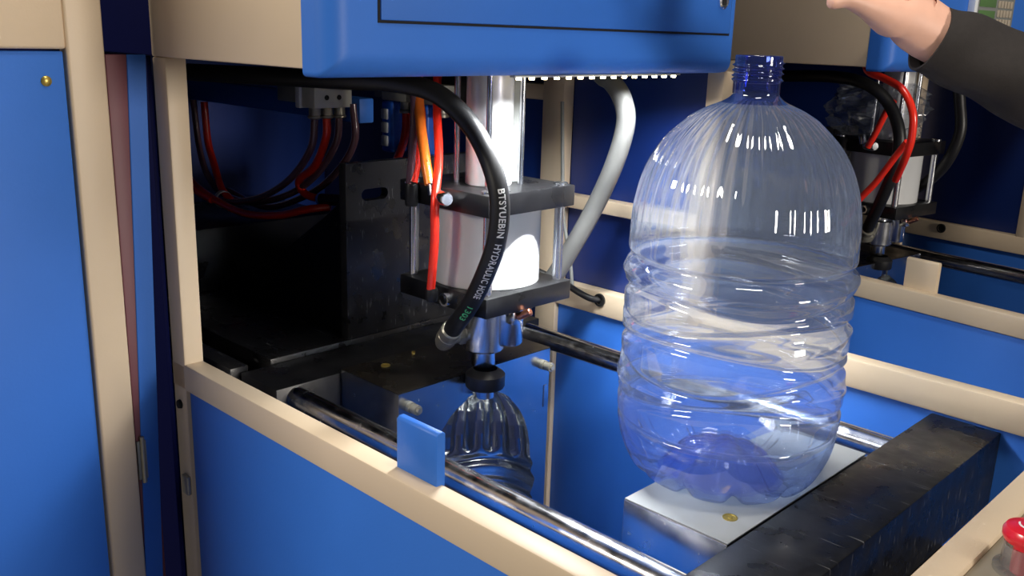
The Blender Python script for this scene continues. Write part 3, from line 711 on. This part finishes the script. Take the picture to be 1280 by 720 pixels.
# ---------------------------------------------------------------- second machine extras
air2([(-.965, .70, 1.396), (-.944, .685, 1.366), (-.905, .685, 1.353), (-.861, .685, 1.333), (-.832, .685, 1.290), (-.829, .690, 1.238), (-.842, .70, 1.195), (-.88, .74, 1.14)], .0080, 'red_tube', 'red tube bowing out from under the second head housing')
air2([(-.970, .845, 1.30), (-.985, .845, 1.273), (-1.004, .845, 1.226), (-1.023, .85, 1.19)], .0075, 'red_tube', 'short red tube end behind the plastic film')
air2([(-.885, .775, 1.22), (-.913, .785, 1.185), (-.952, .785, 1.122), (-.991, .785, 1.072), (-1.03, .80, 1.01)], .0075, 'red_tube', 'straight red tube slanting across the second white cylinder')
# crinkled clear film wrapped over the second cylinder head
bm = bmesh.new(); NU, NV = 48, 26; G = []
for j in range(NV+1):
    row = []
    for i in range(NU):
        a = 2*PI*i/NU; v = j/NV; rad = .062 + .034*math.sin(PI*v) + .012*math.sin(5*a+7*v) + .010*math.sin(9*a-11*v+1) + random.uniform(-.006, .006)
        row.append(bm.verts.new(t2(UX-.075 + rad*math.cos(a)*1.15, UY-.01 + rad*math.sin(a), 1.203 + .130*v + random.uniform(-.004, .004))))
    G.append(row)
for A, B in zip(G, G[1:]):
    for i in range(NU): bm.faces.new((A[i], A[(i+1) % NU], B[(i+1) % NU], B[i]))
me = bm_mesh(bm); fl_ = link('plastic_film', me, 'film', None, False)
tag(fl_, 'crinkled clear plastic film wrapped over the second blow cylinder', 'plastic film')
# control panel on the second head housing
def box2(name, x0, x1, y0, y1, z0, z1, m, parent, bev=.001):
    o = box(name, x0, x1, y0, y1, z0, z1, m, None, bev)
    o.data.transform(T2); o.parent = parent; o.location = -parent.location; return o
kp0 = t2(-.875, .93, 1.45)
kp = empty('control_panel', kp0, 'control panel with green display and small keys on the second head housing', 'control panel')
box2('bezel', -0.8352, -0.8240, .865, 1.03, 1.455, 1.62, 'valve_grey', kp)
box2('trim_strip', -0.8352, -0.8200, .850, .863, 1.450, 1.62, 'cap_white', kp)
for k in range(3): box2('screen', -0.8245, -0.8225, .875, .945, 1.468+k*.036, 1.497+k*.036, 'lcd', kp, .0005)
for i in range(5):
    for j in range(7): box2('key', -0.8245, -0.8220, .955+i*.0135, .965+i*.0135, 1.466+j*.019, 1.481+j*.019, 'key', kp, .0008)

# ---------------------------------------------------------------- person reaching in
def skin_obj(name, verts, edges, radii, m, parent, root=0, sub=2):
    me = bpy.data.meshes.new(name); me.from_pydata([Vector(v) for v in verts], edges, [])
    o = bpy.data.objects.new(name, me); COL.objects.link(o)
    md = o.modifiers.new('s', 'SKIN'); md.use_smooth_shade = True
    for i, r in enumerate(radii):
        sv = me.skin_vertices[0].data[i]; sv.radius = (r, r) if not isinstance(r, tuple) else r
        sv.use_root = (i == root)
    m2_ = o.modifiers.new('d', 'SUBSURF'); m2_.levels = sub; m2_.render_levels = sub
    dg = bpy.context.evaluated_depsgraph_get(); dg.update()
    nm = bpy.data.meshes.new_from_object(o.evaluated_get(dg)); bpy.data.objects.remove(o)
    b_ = bmesh.new(); b_.from_mesh(nm); bmesh.ops.recalc_face_normals(b_, faces=b_.faces); b_.to_mesh(nm); b_.free()
    return link(name, nm, m, parent)
ps = empty('person', (.26, 1.575, 0), 'person in a dark brown sleeve reaching a bare hand in from the right', 'person')
V = []; E = []; RD = []
def chain(pts, rad, start=None):
    prev = start
    for p, r in zip(pts, rad):
        V.append(p); RD.append(r)
        if prev is not None: E.append((prev, len(V)-1))
        prev = len(V)-1
    return prev
w_ = chain([(-.345, 1.345, 1.362), (-.418, 1.262, 1.400), (-.466, 1.212, 1.432), (-.489, 1.189, 1.455), (-.512, 1.180, 1.486)], [.036, .033, .034, (.038, .034), (.040, .030)])
heel = w_-1
chain([(-.500, 1.158, 1.447), (-.515, 1.127, 1.462), (-.529, 1.094, 1.471), (-.538, 1.067, 1.464)], [.026, .0150, .0105, .0085], heel)
for pts in ([(-.54, 1.15, 1.516), (-.557, 1.118, 1.532), (-.564, 1.081, 1.514), (-.564, 1.066, 1.49)],
            [(-.54, 1.177, 1.531), (-.563, 1.15, 1.557), (-.58, 1.113, 1.542), (-.583, 1.093, 1.515)],
            [(-.535, 1.205, 1.539), (-.562, 1.192, 1.57), (-.585, 1.16, 1.565), (-.593, 1.135, 1.539)],
            [(-.527, 1.230, 1.535), (-.551, 1.228, 1.566), (-.573, 1.211, 1.569), (-.582, 1.189, 1.552)]):
    chain(pts, [.0115, .0100, .0090, .0075], w_)
skin_obj('body', V, E, RD, 'skin', ps, 2)
# jacket: sleeve continues to elbow, shoulder and trunk (outside the frame)
V = []; E = []; RD = []
pel = chain([(.26, 1.575, .98)], [(.16, .12)])
ch_ = chain([(.26, 1.575, 1.12), (.26, 1.575, 1.28), (.26, 1.575, 1.40)], [(.15, .11), (.17, .115), (.13, .10)], pel)
chain([(.26, 1.575, 1.475)], [.065], ch_)
chain([(.12, 1.57, 1.39), (-.03, 1.60, 1.27), (-.20, 1.53, 1.290), (-.30, 1.40, 1.342)], [.075, .058, .056, .052], ch_)
chain([(.40, 1.59, 1.39), (.47, 1.61, 1.16), (.45, 1.56, .94)], [.075, .056, .045], ch_)
skin_obj('jacket', V, E, RD, 'jacket', ps, 0)
# cuffed sleeve seen in the picture: wrinkled tube open at the wrist
bm = bmesh.new(); path = spline([(-.20, 1.53, 1.285), (-.285, 1.432, 1.330), (-.345, 1.352, 1.362), (-.400, 1.288, 1.392), (-.445, 1.236, 1.415), (-.472, 1.206, 1.431)], 8)
G = []; nn = None
for i, p in enumerate(path):
    t = (path[min(i+1, len(path)-1)]-path[max(i-1, 0)]).normalized()
    if nn is None: nn = frame_of(t)[0]
    nn = (nn - t*nn.dot(t)).normalized(); b = t.cross(nn); s = i/(len(path)-1); row = []
    for k in range(36):
        a = 2*PI*k/36; r = .062 - .021*s + .002*math.sin(3*a+9*s) + .0016*math.sin(22*s+2*a)
        row.append(bm.verts.new(p + (nn*math.cos(a) + b*math.sin(a))*r))
    G.append(row)
e_ = G[-1]; c_ = path[-1]
G.append([bm.verts.new(c_ + (v.co-c_)*.93) for v in e_]); G.append([bm.verts.new(path[-4] + (v.co-path[-4])*.86) for v in G[-5]])
for A, B in zip(G, G[1:]):
    for k in range(36): bm.faces.new((A[k], A[(k+1) % 36], B[(k+1) % 36], B[k]))
link('sleeve', bm_mesh(bm), 'jacket', ps)
V = []; E = []; RD = []
chain([(.26, 1.575, .98)], [(.15, .115)])
for dx in (-.09, .09): chain([(.26+dx, 1.575, .86), (.26+dx*1.1, 1.56, .48), (.26+dx*1.1, 1.575, .07)], [.085, .06, .048], 0)
skin_obj('trousers', V, E, RD, 'trousers', ps, 0)
for dx in (-.10, .10): box('shoe', .26+dx-.045, .26+dx+.045, 1.45, 1.66, .0, .075, 'rubber', ps, .03, 4)
bm = bmesh.new(); bmesh.ops.create_uvsphere(bm, u_segments=32, v_segments=24, radius=1)
for v in bm.verts:
    x, y, z = v.co; k = 1 - .18*sm(.2, -1, z)
    nose = .16*math.exp(-((x/.16)**2 + ((z+.12)/.2)**2)) if y < 0 else 0
    v.co = Vector((.26 + x*.075*k, 1.56 + (y - nose)*.095*k, 1.625 + z*.118))
link('head', bm_mesh(bm), 'skin', ps)
bm = bmesh.new(); bmesh.ops.create_uvsphere(bm, u_segments=32, v_segments=24, radius=1)
for v in bm.verts:
    x, y, z = v.co; v.co = Vector((.26 + x*.082, 1.575 + y*.095, 1.655 + z*.098))
link('hair', bm_mesh(bm), 'hair', ps)
